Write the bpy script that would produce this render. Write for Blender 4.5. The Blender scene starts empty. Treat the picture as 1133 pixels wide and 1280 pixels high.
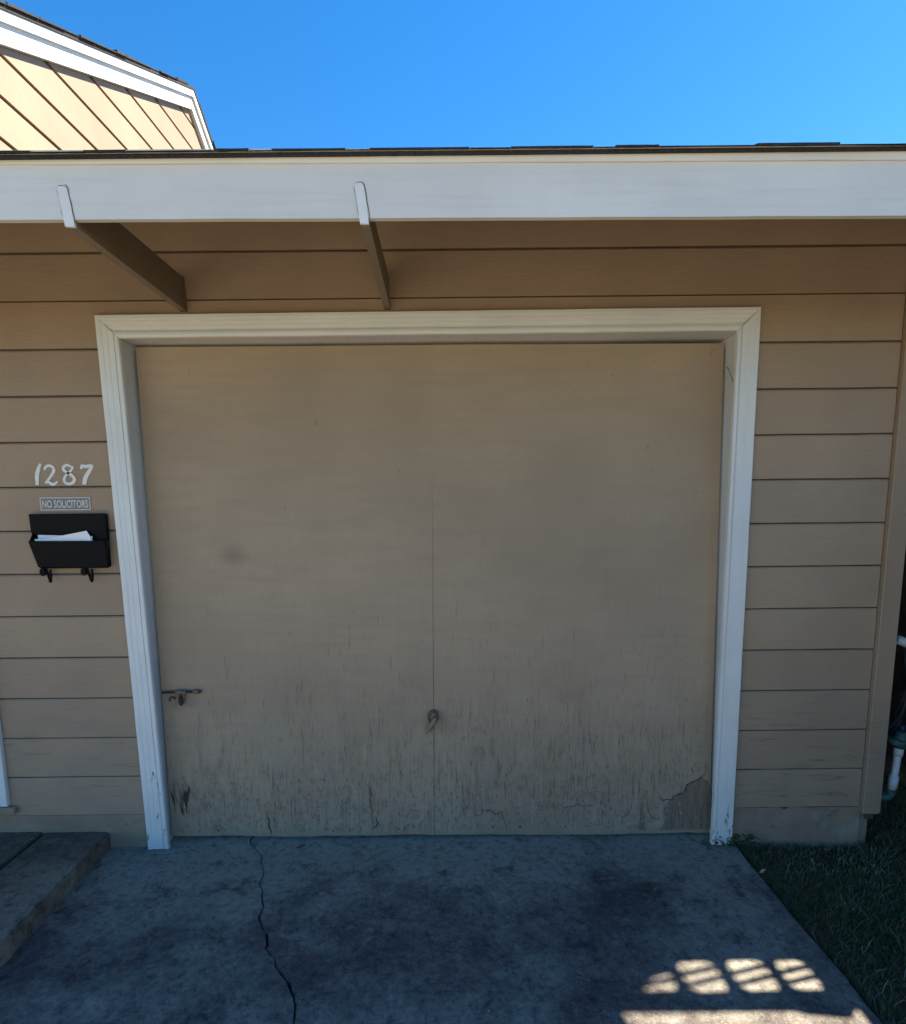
import bpy, bmesh, math, random
from mathutils import Vector, Matrix

random.seed(11)
S = bpy.context.scene
COL = S.collection

# ------------------------------------------------------------------ camera
cam_d = bpy.data.cameras.new("camera")
cam = bpy.data.objects.new("camera", cam_d)
COL.objects.link(cam)
PITCH, ROLL, YAW = 0.143575, 0.010483, 0.001307
fwd = Vector((math.sin(YAW)*math.cos(PITCH), math.cos(YAW)*math.cos(PITCH), -math.sin(PITCH)))
r0 = Vector((math.cos(YAW), -math.sin(YAW), 0)); d0 = fwd.cross(r0)
right = math.cos(ROLL)*r0 + math.sin(ROLL)*d0
down = fwd.cross(right)
m = Matrix((right, -down, -fwd)).transposed().to_4x4()
m.translation = Vector((0, 0, 1.62))
cam.matrix_world = m
cam_d.sensor_fit = 'VERTICAL'; cam_d.sensor_height = 24.0
cam_d.lens = 760.26/1280*24.0
cam_d.shift_x = (566.5-564.42)/1280
cam_d.shift_y = (733.58-640.0)/1280
cam_d.clip_start = 0.05; cam_d.clip_end = 2000
S.camera = cam

# ------------------------------------------------------------------ light
KX, KY = 0.72, 0.187                      # sun direction per metre of height
sun_v = Vector((KX, KY, 1)).normalized()
elev = math.asin(sun_v.z); azim = math.atan2(sun_v.x, sun_v.y)
W = bpy.data.worlds.new("World"); S.world = W; W.use_nodes = True
nt = W.node_tree; nt.nodes.clear()
out = nt.nodes.new('ShaderNodeOutputWorld'); bg = nt.nodes.new('ShaderNodeBackground')
sky = nt.nodes.new('ShaderNodeTexSky'); sky.sky_type = 'NISHITA'; sky.sun_disc = False
sky.sun_elevation = elev; sky.sun_rotation = azim
sky.air_density = 1.0; sky.dust_density = 0.15; sky.ozone_density = 3.0; sky.altitude = 100
hs = nt.nodes.new('ShaderNodeHueSaturation'); hs.inputs['Saturation'].default_value = 1.36
nt.links.new(sky.outputs[0], hs.inputs['Color']); nt.links.new(hs.outputs[0], bg.inputs['Color'])
bg.inputs['Strength'].default_value = 0.0525
nt.links.new(bg.outputs[0], out.inputs[0])
sl = bpy.data.lights.new("sun", 'SUN'); sl.energy = 4.4; sl.angle = math.radians(0.6); sl.color = (1.0, 0.92, 0.76)
so = bpy.data.objects.new("sun", sl); COL.objects.link(so)
so.rotation_euler = sun_v.to_track_quat('Z', 'Y').to_euler(); so.location = sun_v*30
S.view_settings.view_transform = 'Standard'; S.view_settings.look = 'None'
S.view_settings.exposure = 2.28; S.view_settings.gamma = 1.0; S.view_settings.use_curve_mapping = False

# ------------------------------------------------------------------ node helpers
class Mat:
    def __init__(s, name, rough=0.7, spec=0.3):
        s.m = bpy.data.materials.new(name); s.m.use_nodes = True
        s.t = s.m.node_tree; s.b = s.t.nodes['Principled BSDF']
        s.b.inputs['Roughness'].default_value = rough
        s.b.inputs['Specular IOR Level'].default_value = spec
        s.co = s.t.nodes.new('ShaderNodeTexCoord').outputs['Object']
        s.geo = None
    def n(s, typ, **k):
        nd = s.t.nodes.new(typ)
        for a, v in k.items(): setattr(nd, a, v)
        return nd
    def l(s, a, b): s.t.links.new(a, b)
    def mapped(s, sc=(1, 1, 1), loc=(0, 0, 0), rot=(0, 0, 0)):
        mp = s.n('ShaderNodeMapping'); mp.inputs['Scale'].default_value = sc
        mp.inputs['Location'].default_value = loc; mp.inputs['Rotation'].default_value = rot
        s.l(s.co, mp.inputs[0]); return mp.outputs[0]
    def noise(s, scale, detail=4, rough=0.55, sc=(1, 1, 1), loc=(0, 0, 0), dist=0.0):
        nd = s.n('ShaderNodeTexNoise'); s.l(s.mapped(sc, loc), nd.inputs['Vector'])
        nd.inputs['Scale'].default_value = scale; nd.inputs['Detail'].default_value = detail
        nd.inputs['Roughness'].default_value = rough; nd.inputs['Distortion'].default_value = dist
        return nd.outputs['Fac']
    def vor(s, scale, sc=(1, 1, 1), feature='F1', loc=(0, 0, 0), rnd=1.0):
        nd = s.n('ShaderNodeTexVoronoi', feature=feature); s.l(s.mapped(sc, loc), nd.inputs['Vector'])
        nd.inputs['Scale'].default_value = scale; nd.inputs['Randomness'].default_value = rnd
        return nd.outputs['Distance']
    def ramp(s, f, stops):
        r = s.n('ShaderNodeValToRGB'); e = r.color_ramp.elements
        while len(e) < len(stops): e.new(0.5)
        for i, (p, c) in enumerate(stops):
            e[i].position = p; e[i].color = (c, c, c, 1) if isinstance(c, (int, float)) else (*c, 1)
        s.l(f, r.inputs[0]); return r.outputs[0]
    def math(s, op, a, b=None):
        nd = s.n('ShaderNodeMath', operation=op)
        for i, v in enumerate((a, b)):
            if v is None: continue
            if isinstance(v, (int, float)): nd.inputs[i].default_value = v
            else: s.l(v, nd.inputs[i])
        return nd.outputs[0]
    def mix(s, f, a, b, mode='MIX'):
        nd = s.n('ShaderNodeMix', data_type='RGBA', blend_type=mode)
        for k, v in ((0, f), (6, a), (7, b)):
            if isinstance(v, (int, float)): nd.inputs[k].default_value = v
            elif isinstance(v, tuple): nd.inputs[k].default_value = (*v, 1)
            else: s.l(v, nd.inputs[k])
        return nd.outputs[2]
    def sep(s):
        nd = s.n('ShaderNodeSeparateXYZ'); s.l(s.co, nd.inputs[0]); return nd.outputs
    def maprange(s, v, a, b, c=0.0, d=1.0, smooth=False):
        nd = s.n('ShaderNodeMapRange'); nd.clamp = True
        if smooth: nd.interpolation_type = 'SMOOTHSTEP'
        s.l(v, nd.inputs[0])
        for i, x in enumerate((a, b, c, d)): nd.inputs[i+1].default_value = x
        return nd.outputs[0]
    def blob(s, c, r, soft):          # 1 inside an ellipse-shaped stain, 0 outside
        mp = s.n('ShaderNodeMapping', vector_type='TEXTURE')
        mp.inputs['Location'].default_value = c; mp.inputs['Scale'].default_value = r
        s.l(s.co, mp.inputs[0])
        ln = s.n('ShaderNodeVectorMath', operation='LENGTH'); s.l(mp.outputs[0], ln.inputs[0])
        return s.maprange(ln.outputs['Value'], 1.0, 1.0-soft, 0, 1, True)
    def color(s, c):
        if isinstance(c, tuple): s.b.inputs['Base Color'].default_value = (*c, 1)
        else: s.l(c, s.b.inputs['Base Color'])
    def bump(s, h, strength=0.3, dist=0.01):
        nd = s.n('ShaderNodeBump'); nd.inputs['Strength'].default_value = strength
        nd.inputs['Distance'].default_value = dist; s.l(h, nd.inputs['Height'])
        s.l(nd.outputs[0], s.b.inputs['Normal'])

TAN = (0.39, 0.277, 0.184)
def make_tan(name, tan=TAN, grain=(1, 1, 14), dirt=True, zdirt=1.1):
    M = Mat(name, 0.62, 0.25)
    n1 = M.noise(2.3, 3, 0.5); n2 = M.noise(9, 6, 0.65, grain)
    c = M.mix(M.ramp(n1, [(0.3, 0), (0.75, 1)]), tuple(v*0.9 for v in tan), tuple(v*1.08 for v in tan))
    c = M.mix(M.ramp(n2, [(0.35, 0.0), (0.75, 0.35)]), c, tuple(v*0.78 for v in tan))
    sp = M.noise(70, 2, 0.5, (1, 1, 1), (3, 1, 2))
    c = M.mix(M.ramp(sp, [(0.70, 0), (0.78, 0.35)]), c, tuple(v*0.55 for v in tan))
    if dirt:   # scuffs along the lower boards
        d = M.noise(5, 4, 0.7, (1, 1, 9), (7, 2, 5)); low = M.maprange(M.sep()[2], zdirt, 0.15, 0.0, 1.0, True)
        k = M.math('MULTIPLY', M.ramp(d, [(0.57, 0), (0.69, 1)]), low)
        c = M.mix(M.math('MULTIPLY', k, 0.65), c, (0.14, 0.10, 0.075))
        d2 = M.noise(3, 5, 0.6, (1, 1, 2.0), (1, 8, 5))
        c = M.mix(M.math('MULTIPLY', M.ramp(d2, [(0.42, 0), (0.66, 0.6)]), low), c, (0.27, 0.215, 0.175))
    oi = M.n('ShaderNodeObjectInfo').outputs['Random']
    c = M.mix(1.0, c, M.ramp(oi, [(0, (0.90, 0.90, 0.91)), (1, (1.0, 0.995, 0.985))]), 'MULTIPLY')
    M.color(c)
    h = M.math('ADD', M.math('MULTIPLY', n2, 1.0), M.math('MULTIPLY', M.noise(40, 4, 0.6, grain), 0.5))
    M.bump(h, 0.25, 0.006)
    return M.m
m_siding = make_tan('tan siding paint')
m_tan_trim = make_tan('tan corner board paint', TAN, (1, 1, 0.12))
m_brown = make_tan('brown eave paint', (0.25, 0.185, 0.128), (1, 6, 1), False)

def make_white(name, base=(0.74, 0.73, 0.69), grain=(1, 1, 1), wear=0.0, seed=0, stretch=(30, 1, 1.5)):
    M = Mat(name, 0.5, 0.35)
    n1 = M.noise(3.0, 4, 0.6, (1, 1, 1), (seed, 0, 0)); n2 = M.noise(2.2, 5, 0.65, stretch, (seed, 3, 1))
    c = M.mix(M.ramp(n1, [(0.35, 0), (0.7, 1)]), tuple(v*0.9 for v in base), base)
    c = M.mix(M.ramp(n2, [(0.52, 0), (0.8, 0.35)]), c, tuple(v*0.62 for v in base))
    if wear:
        w = M.noise(26, 6, 0.7, (1, 1, 0.25), (seed, 1, 9)); low = M.maprange(M.sep()[2], 0.9, 0.0, 0.0, 1.0, True)
        th = M.math('ADD', w, M.math('MULTIPLY', low, wear))
        k = M.ramp(th, [(0.76, 0), (0.80, 1)])
        c = M.mix(k, c, (0.20, 0.15, 0.11))
    M.color(c)
    M.bump(M.math('ADD', n2, M.math('MULTIPLY', M.noise(60, 4, 0.6, (1, 1, 1), (seed, 0, 0)), 0.35)), 0.22, 0.004)
    return M.m
m_casing = make_white('white casing paint', wear=0.20, seed=2)
m_head = make_white('white head casing paint', seed=5, stretch=(1.5, 1, 30))
m_jamb = make_white('grey white jamb paint', (0.64, 0.63, 0.62), seed=8, wear=0.0)
m_fascia = make_white('white fascia paint', (0.75, 0.705, 0.635), seed=4, stretch=(1.2, 1, 22))
m_fascia_top = make_white('cream fascia trim paint', (0.78, 0.73, 0.64), seed=9, stretch=(1.2, 1, 22))
m_end = make_white('white lookout end paint', (0.80, 0.77, 0.72), wear=0.0, seed=15)
m_barge = make_white('white barge paint', (0.78, 0.77, 0.74), seed=12)

def plain(name, c, rough=0.6, spec=0.3, var=0.25, scale=20, bump=0.2):
    M = Mat(name, rough, spec); n = M.noise(scale, 5, 0.6)
    M.color(M.mix(M.ramp(n, [(0.3, 0), (0.7, 1)]), tuple(v*(1-var) for v in c), tuple(min(1, v*(1+var)) for v in c)))
    M.bump(n, bump, 0.003); return M.m
m_black = plain('black powder coated steel', (0.004, 0.004, 0.005), 0.55, 0.12, 0.2, 60, 0.05)
m_paper = plain('white envelope paper', (0.80, 0.80, 0.80), 0.8, 0.2, 0.03, 8, 0.05)
m_paper2 = plain('bluish envelope paper', (0.62, 0.66, 0.74), 0.8, 0.2, 0.03, 8, 0.05)
m_digit = plain('white brush numeral paint', (0.74, 0.72, 0.66), 0.5, 0.3, 0.08, 40)
m_signback = plain('grey sign plate', (0.21, 0.19, 0.165), 0.5, 0.3, 0.08, 30)
m_signink = plain('pale sign lettering', (0.55, 0.53, 0.49), 0.5, 0.3, 0.08, 40)
m_rust = plain('rusted dark iron', (0.045, 0.03, 0.022), 0.75, 0.3, 0.5, 90, 0.5)
m_pale_rust = plain('painted old iron', (0.17, 0.125, 0.085), 0.7, 0.3, 0.5, 120, 0.5)
m_handle = plain('tan painted metal', (0.25, 0.18, 0.115), 0.5, 0.4, 0.2, 60, 0.2)
m_handle_d = plain('dark tan painted metal', (0.10, 0.07, 0.045), 0.6, 0.4, 0.2, 60, 0.2)
m_crack = plain('bare split wood', (0.075, 0.052, 0.036), 0.9, 0.1, 0.4, 80, 0.3)
m_crack2 = plain('weathered split wood', (0.15, 0.108, 0.072), 0.9, 0.1, 0.4, 80, 0.3)
m_crack3 = plain('shallow paint split', (0.165, 0.118, 0.08), 0.9, 0.1, 0.35, 80, 0.3)
m_splinter = plain('pale splintered wood', (0.42, 0.36, 0.29), 0.9, 0.1, 0.3, 60, 0.3)
m_pvc = plain('white plastic pipe', (0.66, 0.68, 0.68), 0.4, 0.4, 0.08, 30, 0.05)
m_green = plain('green valve plastic', (0.05, 0.12, 0.10), 0.5, 0.4, 0.3, 40, 0.1)
m_hose = plain('dark rubber hose', (0.018, 0.022, 0.028), 0.5, 0.4, 0.2, 60, 0.1)
m_bluevalve = plain('blue valve wheel', (0.02, 0.03, 0.08), 0.5, 0.4, 0.2, 40, 0.1)
m_fence = plain('dark weathered fence wood', (0.060, 0.045, 0.036), 0.85, 0.15, 0.45, 12, 0.4)
m_shade = plain('dark backing board', (0.10, 0.075, 0.05), 0.9, 0.1, 0.1, 10, 0.1)
m_leaf = plain('dry brown leaf', (0.13, 0.075, 0.04), 0.8, 0.2, 0.4, 60, 0.2)
m_leaf2 = plain('pale dry leaf', (0.42, 0.34, 0.24), 0.8, 0.2, 0.3, 60, 0.2)
m_drygrass = plain('dry straw grass', (0.30, 0.25, 0.16), 0.8, 0.2, 0.4, 20, 0.1)
m_glass = plain('dark window glass', (0.03, 0.035, 0.04), 0.08, 0.5, 0.1, 3, 0.0)

# shingles
M = Mat('dark asphalt shingle', 0.95, 0.15)
n = M.noise(160, 3, 0.7); n2 = M.noise(5, 3, 0.6)
M.color(M.mix(M.ramp(n, [(0.3, 0), (0.75, 1)]), (0.018, 0.017, 0.018), M.mix(n2, (0.05, 0.045, 0.042), (0.10, 0.085, 0.072))))
M.bump(n, 0.6, 0.004); m_shingle = M.m

# weathered door plywood
def make_door():
    M = Mat('tan weathered door plywood', 0.66, 0.25)
    z = M.sep()[2]
    T = (0.385, 0.283, 0.188)
    n1 = M.noise(1.6, 3, 0.5, (1, 1, 1), (4, 0, 2)); n2 = M.noise(7, 6, 0.62, (16, 1, 1), (2, 0, 1))
    c = M.mix(M.ramp(n1, [(0.3, 0), (0.75, 1)]), tuple(v*0.86 for v in T), tuple(v*1.10 for v in T))
    c = M.mix(M.math('MULTIPLY', M.ramp(n2, [(0.38, 0.0), (0.8, 0.45)]), M.maprange(z, 1.9, 0.4, 0.25, 1.0)), c, tuple(v*0.74 for v in T))
    lat = M.noise(4.5, 3, 0.55, (1, 1, 7), (9, 0, 4))                 # roller bands
    c = M.mix(M.ramp(lat, [(0.42, 0), (0.75, 0.4)]), c, tuple(v*0.78 for v in T))
    low = M.maprange(z, 1.05, 0.05, 0.0, 1.0, True)
    cl = M.noise(2.6, 3, 0.6, (1.6, 1, 0.7), (6, 0, 1))
    area = M.math('MULTIPLY', low, M.ramp(cl, [(0.28, 0.25), (0.6, 1)]))
    f = M.noise(9, 3, 0.5, (13, 1, 1.3), (1, 0, 7), 0.6)
    line = M.ramp(M.math('ABSOLUTE', M.math('SUBTRACT', f, 0.5)), [(0.0, 1), (0.022, 0)])
    f3 = M.noise(15, 3, 0.55, (11, 1, 1.6), (5, 0, 3), 0.8)
    line2 = M.ramp(M.math('ABSOLUTE', M.math('SUBTRACT', f3, 0.53)), [(0.0, 1), (0.02, 0)])
    br = M.ramp(M.noise(7, 2, 0.5, (1.6, 1, 1), (2, 0, 8)), [(0.47, 0), (0.58, 1)])
    k = M.math('MULTIPLY', M.math('MULTIPLY', M.math('MAXIMUM', line, line2), br), area)
    c = M.mix(M.math('MULTIPLY', k, 0.45), c, (0.14, 0.10, 0.07))
    pv = M.noise(5, 4, 0.6, (14, 1, 0.8), (8, 0, 3))
    c = M.mix(M.math('MULTIPLY', M.ramp(pv, [(0.55, 0), (0.7, 0.5)]), low), c, (0.47, 0.36, 0.27))
    gr = M.noise(3.5, 5, 0.65, (2.5, 1, 1), (3, 0, 5))                # greyed, sun-bleached paint
    c = M.mix(M.math('MULTIPLY', M.ramp(gr, [(0.42, 0), (0.7, 0.55)]), low), c, (0.36, 0.285, 0.225))
    c = M.mix(M.math('MULTIPLY', M.blob((-0.99, 2.77, 1.375), (0.085, 0.5, 0.075), 1.0), 0.36), c, (0.12, 0.09, 0.06))
    c = M.mix(M.math('MULTIPLY', M.blob((-1.26, 2.75, 0.70), (0.12, 0.5, 0.07), 1.0), 0.35), c, (0.10, 0.07, 0.05))
    c = M.mix(M.math('MULTIPLY', M.blob((-0.085, 2.75, 0.585), (0.09, 0.5, 0.09), 1.0), 0.25), c, (0.10, 0.07, 0.05))
    fl = M.noise(30, 3, 0.5, (1, 1, 0.6), (0, 0, 2))
    c = M.mix(M.math('MULTIPLY', M.ramp(fl, [(0.70, 0), (0.76, 0.5)]), 0.6), c, (0.14, 0.10, 0.07))
    edge = M.maprange(M.math('ADD', z, M.math('MULTIPLY', M.noise(14, 4, 0.6), 0.08)), 0.11, 0.04, 0, 1, True)
    c = M.mix(M.math('MULTIPLY', edge, 0.35), c, (0.2, 0.155, 0.12))
    M.color(c)
    h = M.math('SUBTRACT', M.math('MULTIPLY', n2, 0.5), M.math('MULTIPLY', k, 1.4))
    h = M.math('ADD', h, M.math('MULTIPLY', M.noise(1.3, 2, 0.5), 2.0))
    M.bump(h, 0.35, 0.006); return M.m
m_door = make_door()

# concrete
def make_concrete(name, light, dark, seed=0, broom=True, blue=True):
    M = Mat(name, 0.88, 0.2)
    big = M.noise(1.1, 3, 0.5, (1, 1, 1), (seed, 0, 0)); fr = M.noise(2.4, 14, 0.80, (1, 1, 1), (seed, 4, 0), 0.3)
    fr2 = M.noise(7.0, 12, 0.80, (1, 1, 1), (seed+3, 1, 0), 0.2)
    f = M.noise(170, 3, 0.7, (1, 1, 1), (seed, 0, 0)); g = M.noise(60, 5, 0.75, (1, 1, 1), (seed, 2, 0))
    y = M.sep()[1]
    t = M.math('ADD', M.math('MULTIPLY', fr, 0.62), M.math('MULTIPLY', big, 0.38))
    if blue:      # the apron by the door is less stained
        t = M.math('ADD', t, M.maprange(M.math('ADD', y, M.math('MULTIPLY', fr2, 0.4)), 2.45, 2.85, 0.0, 0.10, True))
    c = M.mix(M.ramp(t, [(0.44, 0), (0.50, 0.4), (0.57, 1)]), dark, light)
    c = M.mix(M.ramp(fr2, [(0.36, 0.8), (0.47, 0)]), c, tuple(v*0.55 for v in dark))
    c = M.mix(M.ramp(fr2, [(0.55, 0), (0.66, 0.6)]), c, tuple(min(1, v*1.2) for v in light))
    c = M.mix(M.ramp(f, [(0.60, 0), (0.72, 0.7)]), c, tuple(min(1, v*1.6) for v in light))
    c = M.mix(M.ramp(f, [(0.28, 0.75), (0.40, 0)]), c, tuple(v*0.35 for v in dark))
    gr1 = M.noise(30, 6, 0.72, (1, 1, 1), (seed+6, 2, 0), 0.4)
    c = M.mix(1.0, c, M.ramp(gr1, [(0.34, 0.5), (0.50, 0.93), (0.66, 1.0)]), 'MULTIPLY')
    c = M.mix(M.ramp(gr1, [(0.58, 0), (0.72, 0.3)]), c, tuple(min(1, v*1.3) for v in light))
    pits = M.vor(38, (1, 1, 1), 'F1', (seed, 1, 0))
    c = M.mix(M.math('MULTIPLY', M.ramp(pits, [(0.08, 1), (0.16, 0)]), M.ramp(M.noise(19, 2, 0.5), [(0.56, 0), (0.62, 0.9)])), c, tuple(v*0.25 for v in dark))
    chips = M.vor(21, (1, 1, 1), 'F1', (seed+8, 1, 0))
    c = M.mix(M.math('MULTIPLY', M.ramp(chips, [(0.05, 1), (0.09, 0)]), M.ramp(M.noise(9, 2, 0.5, (1, 1, 1), (4, 4, 4)), [(0.60, 0), (0.64, 0.9)])), c, (0.5, 0.48, 0.42))
    if blue:
        for (cx, cy, rx, ry, k) in ((-1.10, 2.04, 0.19, 0.15, 0.8), (-1.27, 1.88, 0.14, 0.08, 0.5), (-0.55, 2.42, 0.16, 0.11, 0.75), (-1.0, 2.36, 0.13, 0.07, 0.5), (0.2, 1.85, 0.3, 0.15, 0.4),
                                    (0.45, 2.02, 0.24, 0.12, 0.7), (0.75, 2.33, 0.34, 0.12, 0.6), (-0.1, 2.2, 0.26, 0.15, 0.5), (0.95, 2.08, 0.24, 0.15, 0.6), (-0.3, 1.8, 0.2, 0.12, 0.4)):
            w = M.math('MULTIPLY', M.blob((cx, cy, 0), (rx, ry, 1), 1.0), M.ramp(fr2, [(0.38, 1), (0.58, 0.15)]))
            c = M.mix(M.math('MULTIPLY', w, k), c, (0.042, 0.036, 0.038))
    M.color(c)
    h = M.math('ADD', M.math('MULTIPLY', f, 0.8), g)
    if broom: h = M.math('ADD', h, M.math('MULTIPLY', M.noise(14, 3, 0.6, (1, 12, 1)), 0.8))
    M.bump(h, 0.6, 0.004)
    return M.m
m_drive = make_concrete('stained driveway concrete', (0.30, 0.272, 0.222), (0.115, 0.096, 0.088))
m_porch = make_concrete('dark porch concrete', (0.28, 0.215, 0.155), (0.135, 0.103, 0.076), 7, True, False)

m_bounce = make_concrete('pale bounce forecourt concrete', (0.40, 0.375, 0.325), (0.29, 0.265, 0.225), 3, True, False)

def make_found():
    M = Mat('painted concrete foundation', 0.8, 0.2)
    n = M.noise(6, 6, 0.65); n2 = M.noise(60, 4, 0.7)
    c = M.mix(M.ramp(n, [(0.35, 0), (0.7, 1)]), (0.25, 0.18, 0.125), (0.34, 0.25, 0.175))
    x = M.sep()[0]
    wear = M.math('ADD', M.noise(9, 6, 0.7, (1, 1, 1), (4, 4, 4)), M.maprange(x, 1.6, 2.0, 0.0, 0.22))
    c = M.mix(M.ramp(wear, [(0.64, 0), (0.76, 0.8)]), c, (0.34, 0.30, 0.25))
    c = M.mix(M.ramp(M.noise(7, 5, 0.7, (1, 1, 2), (9, 1, 1)), [(0.60, 0), (0.70, 0.7)]), c, (0.10, 0.075, 0.05))
    M.color(c); M.bump(M.math('ADD', n, n2), 0.5, 0.006); return M.m
m_found = make_found()

def make_soil():
    M = Mat('lawn soil', 0.95, 0.1)
    n = M.noise(1.2, 5, 0.6); n2 = M.noise(45, 4, 0.7)
    c = M.mix(M.ramp(n, [(0.35, 0), (0.65, 1)]), (0.055, 0.048, 0.024), (0.13, 0.105, 0.06))
    c = M.mix(M.ramp(n2, [(0.5, 0), (0.75, 0.6)]), c, (0.07, 0.055, 0.035))
    M.color(c); M.bump(n2, 0.8, 0.02); return M.m
m_soil = make_soil()
def make_grass():
    M = Mat('lawn grass blades', 0.7, 0.2)
    n = M.noise(1.6, 4, 0.6); n2 = M.noise(30, 2, 0.6)
    c = M.mix(M.ramp(n, [(0.35, 0), (0.62, 1)]), (0.075, 0.105, 0.030), (0.135, 0.12, 0.05))
    c = M.mix(M.ramp(n2, [(0.40, 0), (0.56, 0.9)]), c, (0.16, 0.12, 0.07))
    M.color(c); return M.m
m_grass = make_grass()
m_weed = plain('weed leaf green', (0.045, 0.085, 0.025), 0.6, 0.3, 0.4, 40, 0.1)

# ------------------------------------------------------------------ mesh helpers
def link(name, me, mat, parent=None):
    o = bpy.data.objects.new(name, me); COL.objects.link(o)
    if mat is not None: me.materials.append(mat)
    if parent is not None:
        o.parent = parent; o.matrix_parent_inverse = world_of(parent).inverted()
    return o
def world_of(o):
    mw = Matrix.Translation(o.location) @ o.rotation_euler.to_matrix().to_4x4()
    if o.parent: mw = world_of(o.parent) @ o.matrix_parent_inverse @ mw
    return mw
def from_bm(name, bm, mat, parent=None, smooth=False):
    bmesh.ops.recalc_face_normals(bm, faces=bm.faces)
    me = bpy.data.meshes.new(name); bm.to_mesh(me); bm.free()
    if smooth:
        for p in me.polygons: p.use_smooth = True
    return link(name, me, mat, parent)
def thing(name, label, cat, loc=(0, 0, 0), group=None):
    o = bpy.data.objects.new(name, None); COL.objects.link(o); o.location = loc; o.empty_display_size = 0.1
    return tag(o, label, cat, group)
def tag(o, label, cat, group=None):
    o['label'] = label; o['category'] = cat
    if group: o['group'] = group
    return o
def structure(o): o['kind'] = 'structure'; return o
def bx(bm, x0, x1, y0, y1, z0, z1):
    r = bmesh.ops.create_cube(bm, size=1.0)
    for v in r['verts']:
        v.co = Vector((x0+(v.co.x+.5)*(x1-x0), y0+(v.co.y+.5)*(y1-y0), z0+(v.co.z+.5)*(z1-z0)))
    return r['verts']
def box(name, mat, parent, x0, x1, y0, y1, z0, z1, bev=0.002):
    bm = bmesh.new(); bx(bm, x0, x1, y0, y1, z0, z1)
    if bev: bmesh.ops.bevel(bm, geom=list(bm.edges), offset=bev, segments=1, affect='EDGES')
    return from_bm(name, bm, mat, parent)
def prism(bm, pts, fa, fb):
    """polygon pts (2-D), fa/fb map a 2-D point to the front and back 3-D point"""
    a = [bm.verts.new(fa(*p)) for p in pts]; b = [bm.verts.new(fb(*p)) for p in pts]
    n = len(pts); bm.faces.new(a); bm.faces.new(b[::-1])
    for i in range(n): bm.faces.new((a[i], b[i], b[(i+1) % n], a[(i+1) % n]))
def prism_xz(name, mat, parent, pts, y0, y1, bev=0):
    bm = bmesh.new(); prism(bm, pts, lambda x, z: (x, y0, z), lambda x, z: (x, y1, z))
    bmesh.ops.recalc_face_normals(bm, faces=bm.faces)
    if bev: bmesh.ops.bevel(bm, geom=list(bm.edges), offset=bev, segments=1, affect='EDGES')
    return from_bm(name, bm, mat, parent)
def prism_yz(name, mat, parent, pts, x0, x1):
    bm = bmesh.new(); prism(bm, pts, lambda y, z: (x0, y, z), lambda y, z: (x1, y, z))
    return from_bm(name, bm, mat, parent)
def loft(bm, rings, closed=True, caps=True):
    vs = [[bm.verts.new(p) for p in r] for r in rings]; n = len(rings[0])
    for a, b in zip(vs, vs[1:]):
        for i in range(n if closed else n-1):
            j = (i+1) % n; bm.faces.new((a[i], a[j], b[j], b[i]))
    if caps and closed: bm.faces.new(vs[0][::-1]); bm.faces.new(vs[-1])
def tube(bm, pts, r, seg=10, caps=True):
    pts = [Vector(p) for p in pts]; rings = []; up = Vector((0.31, 0.22, 0.92))
    for i, p in enumerate(pts):
        d = (pts[min(i+1, len(pts)-1)]-pts[max(i-1, 0)]).normalized()
        a = d.cross(up).normalized(); b = d.cross(a)
        rr = r[i] if isinstance(r, (list, tuple)) else r
        rings.append([p+rr*(math.cos(t)*a+math.sin(t)*b) for t in (2*math.pi*k/seg for k in range(seg))])
    loft(bm, rings, True, caps)
def arc(c, r, a0, a1, n, ax=(1, 0, 0), ay=(0, 0, 1)):
    c, ax, ay = Vector(c), Vector(ax), Vector(ay)
    return [c+r*(math.cos(a0+(a1-a0)*i/n)*ax+math.sin(a0+(a1-a0)*i/n)*ay) for i in range(n+1)]
def lerp(a, b, t): return a+(b-a)*t

# ================================================================== SETTING
WALL = 2.68; P0, PITCHZ = 0.170, 0.1903
bm = bmesh.new(); bx(bm, -400, 400, -400, 400, -0.6, -0.035)
structure(from_bm('ground', bm, m_soil))

# ---- driveway: slabs, the nearest one split by a crack
drive = bpy.data.objects.new('driveway', None); COL.objects.link(drive); structure(drive)
crack = [(-0.985, 2.80), (-0.965, 2.70), (-0.893, 2.613), (-0.837, 2.478), (-0.786, 2.287), (-0.735, 2.12), (-0.692, 2.017), (-0.632, 1.938), (-0.600, 1.894),
         (-0.541, 1.814), (-0.518, 1.755), (-0.509, 1.688), (-0.52, 1.55), (-0.44, 1.3), (-0.37, 1.0), (-0.30, 0.6), (-0.33, 0.2), (-0.22, -0.2), (-0.16, -0.62)]
rc = random.Random(3)
def rough_line(pts, n, amp):
    for _ in range(n):
        q = [pts[0]]
        for a, b in zip(pts, pts[1:]):
            L = math.hypot(b[0]-a[0], b[1]-a[1])
            q += [((a[0]+b[0])/2+rc.uniform(-1, 1)*amp*L, (a[1]+b[1])/2+rc.uniform(-1, 1)*amp*L), b]
        pts = q
    return pts
fine = rough_line(crack, 3, 0.11)
DL, DR, DF, DB = -1.640, 1.328, -0.62, 2.800
wl = [0.0016+0.0016*rc.random()+0.0018*(0.5+0.5*math.sin(i*0.21)) for i in range(len(fine))]
wl = [max(.0008, w*(1.15 if p[1] < 2.1 else 0.62)*rc.choice((.7, 1, 1, 1.35))) for w, p in zip(wl, fine)]
leftc = [(p[0]-w, p[1]) for p, w in zip(fine, wl)]; rightc = [(p[0]+w, p[1]) for p, w in zip(fine, wl)]
def edge_right(y0, y1, n=26):          # slightly crumbled slab edge along the grass
    return [(DR+rc.uniform(-0.008, 0.004), lerp(y0, y1, i/n)) for i in range(n+1)]
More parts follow.
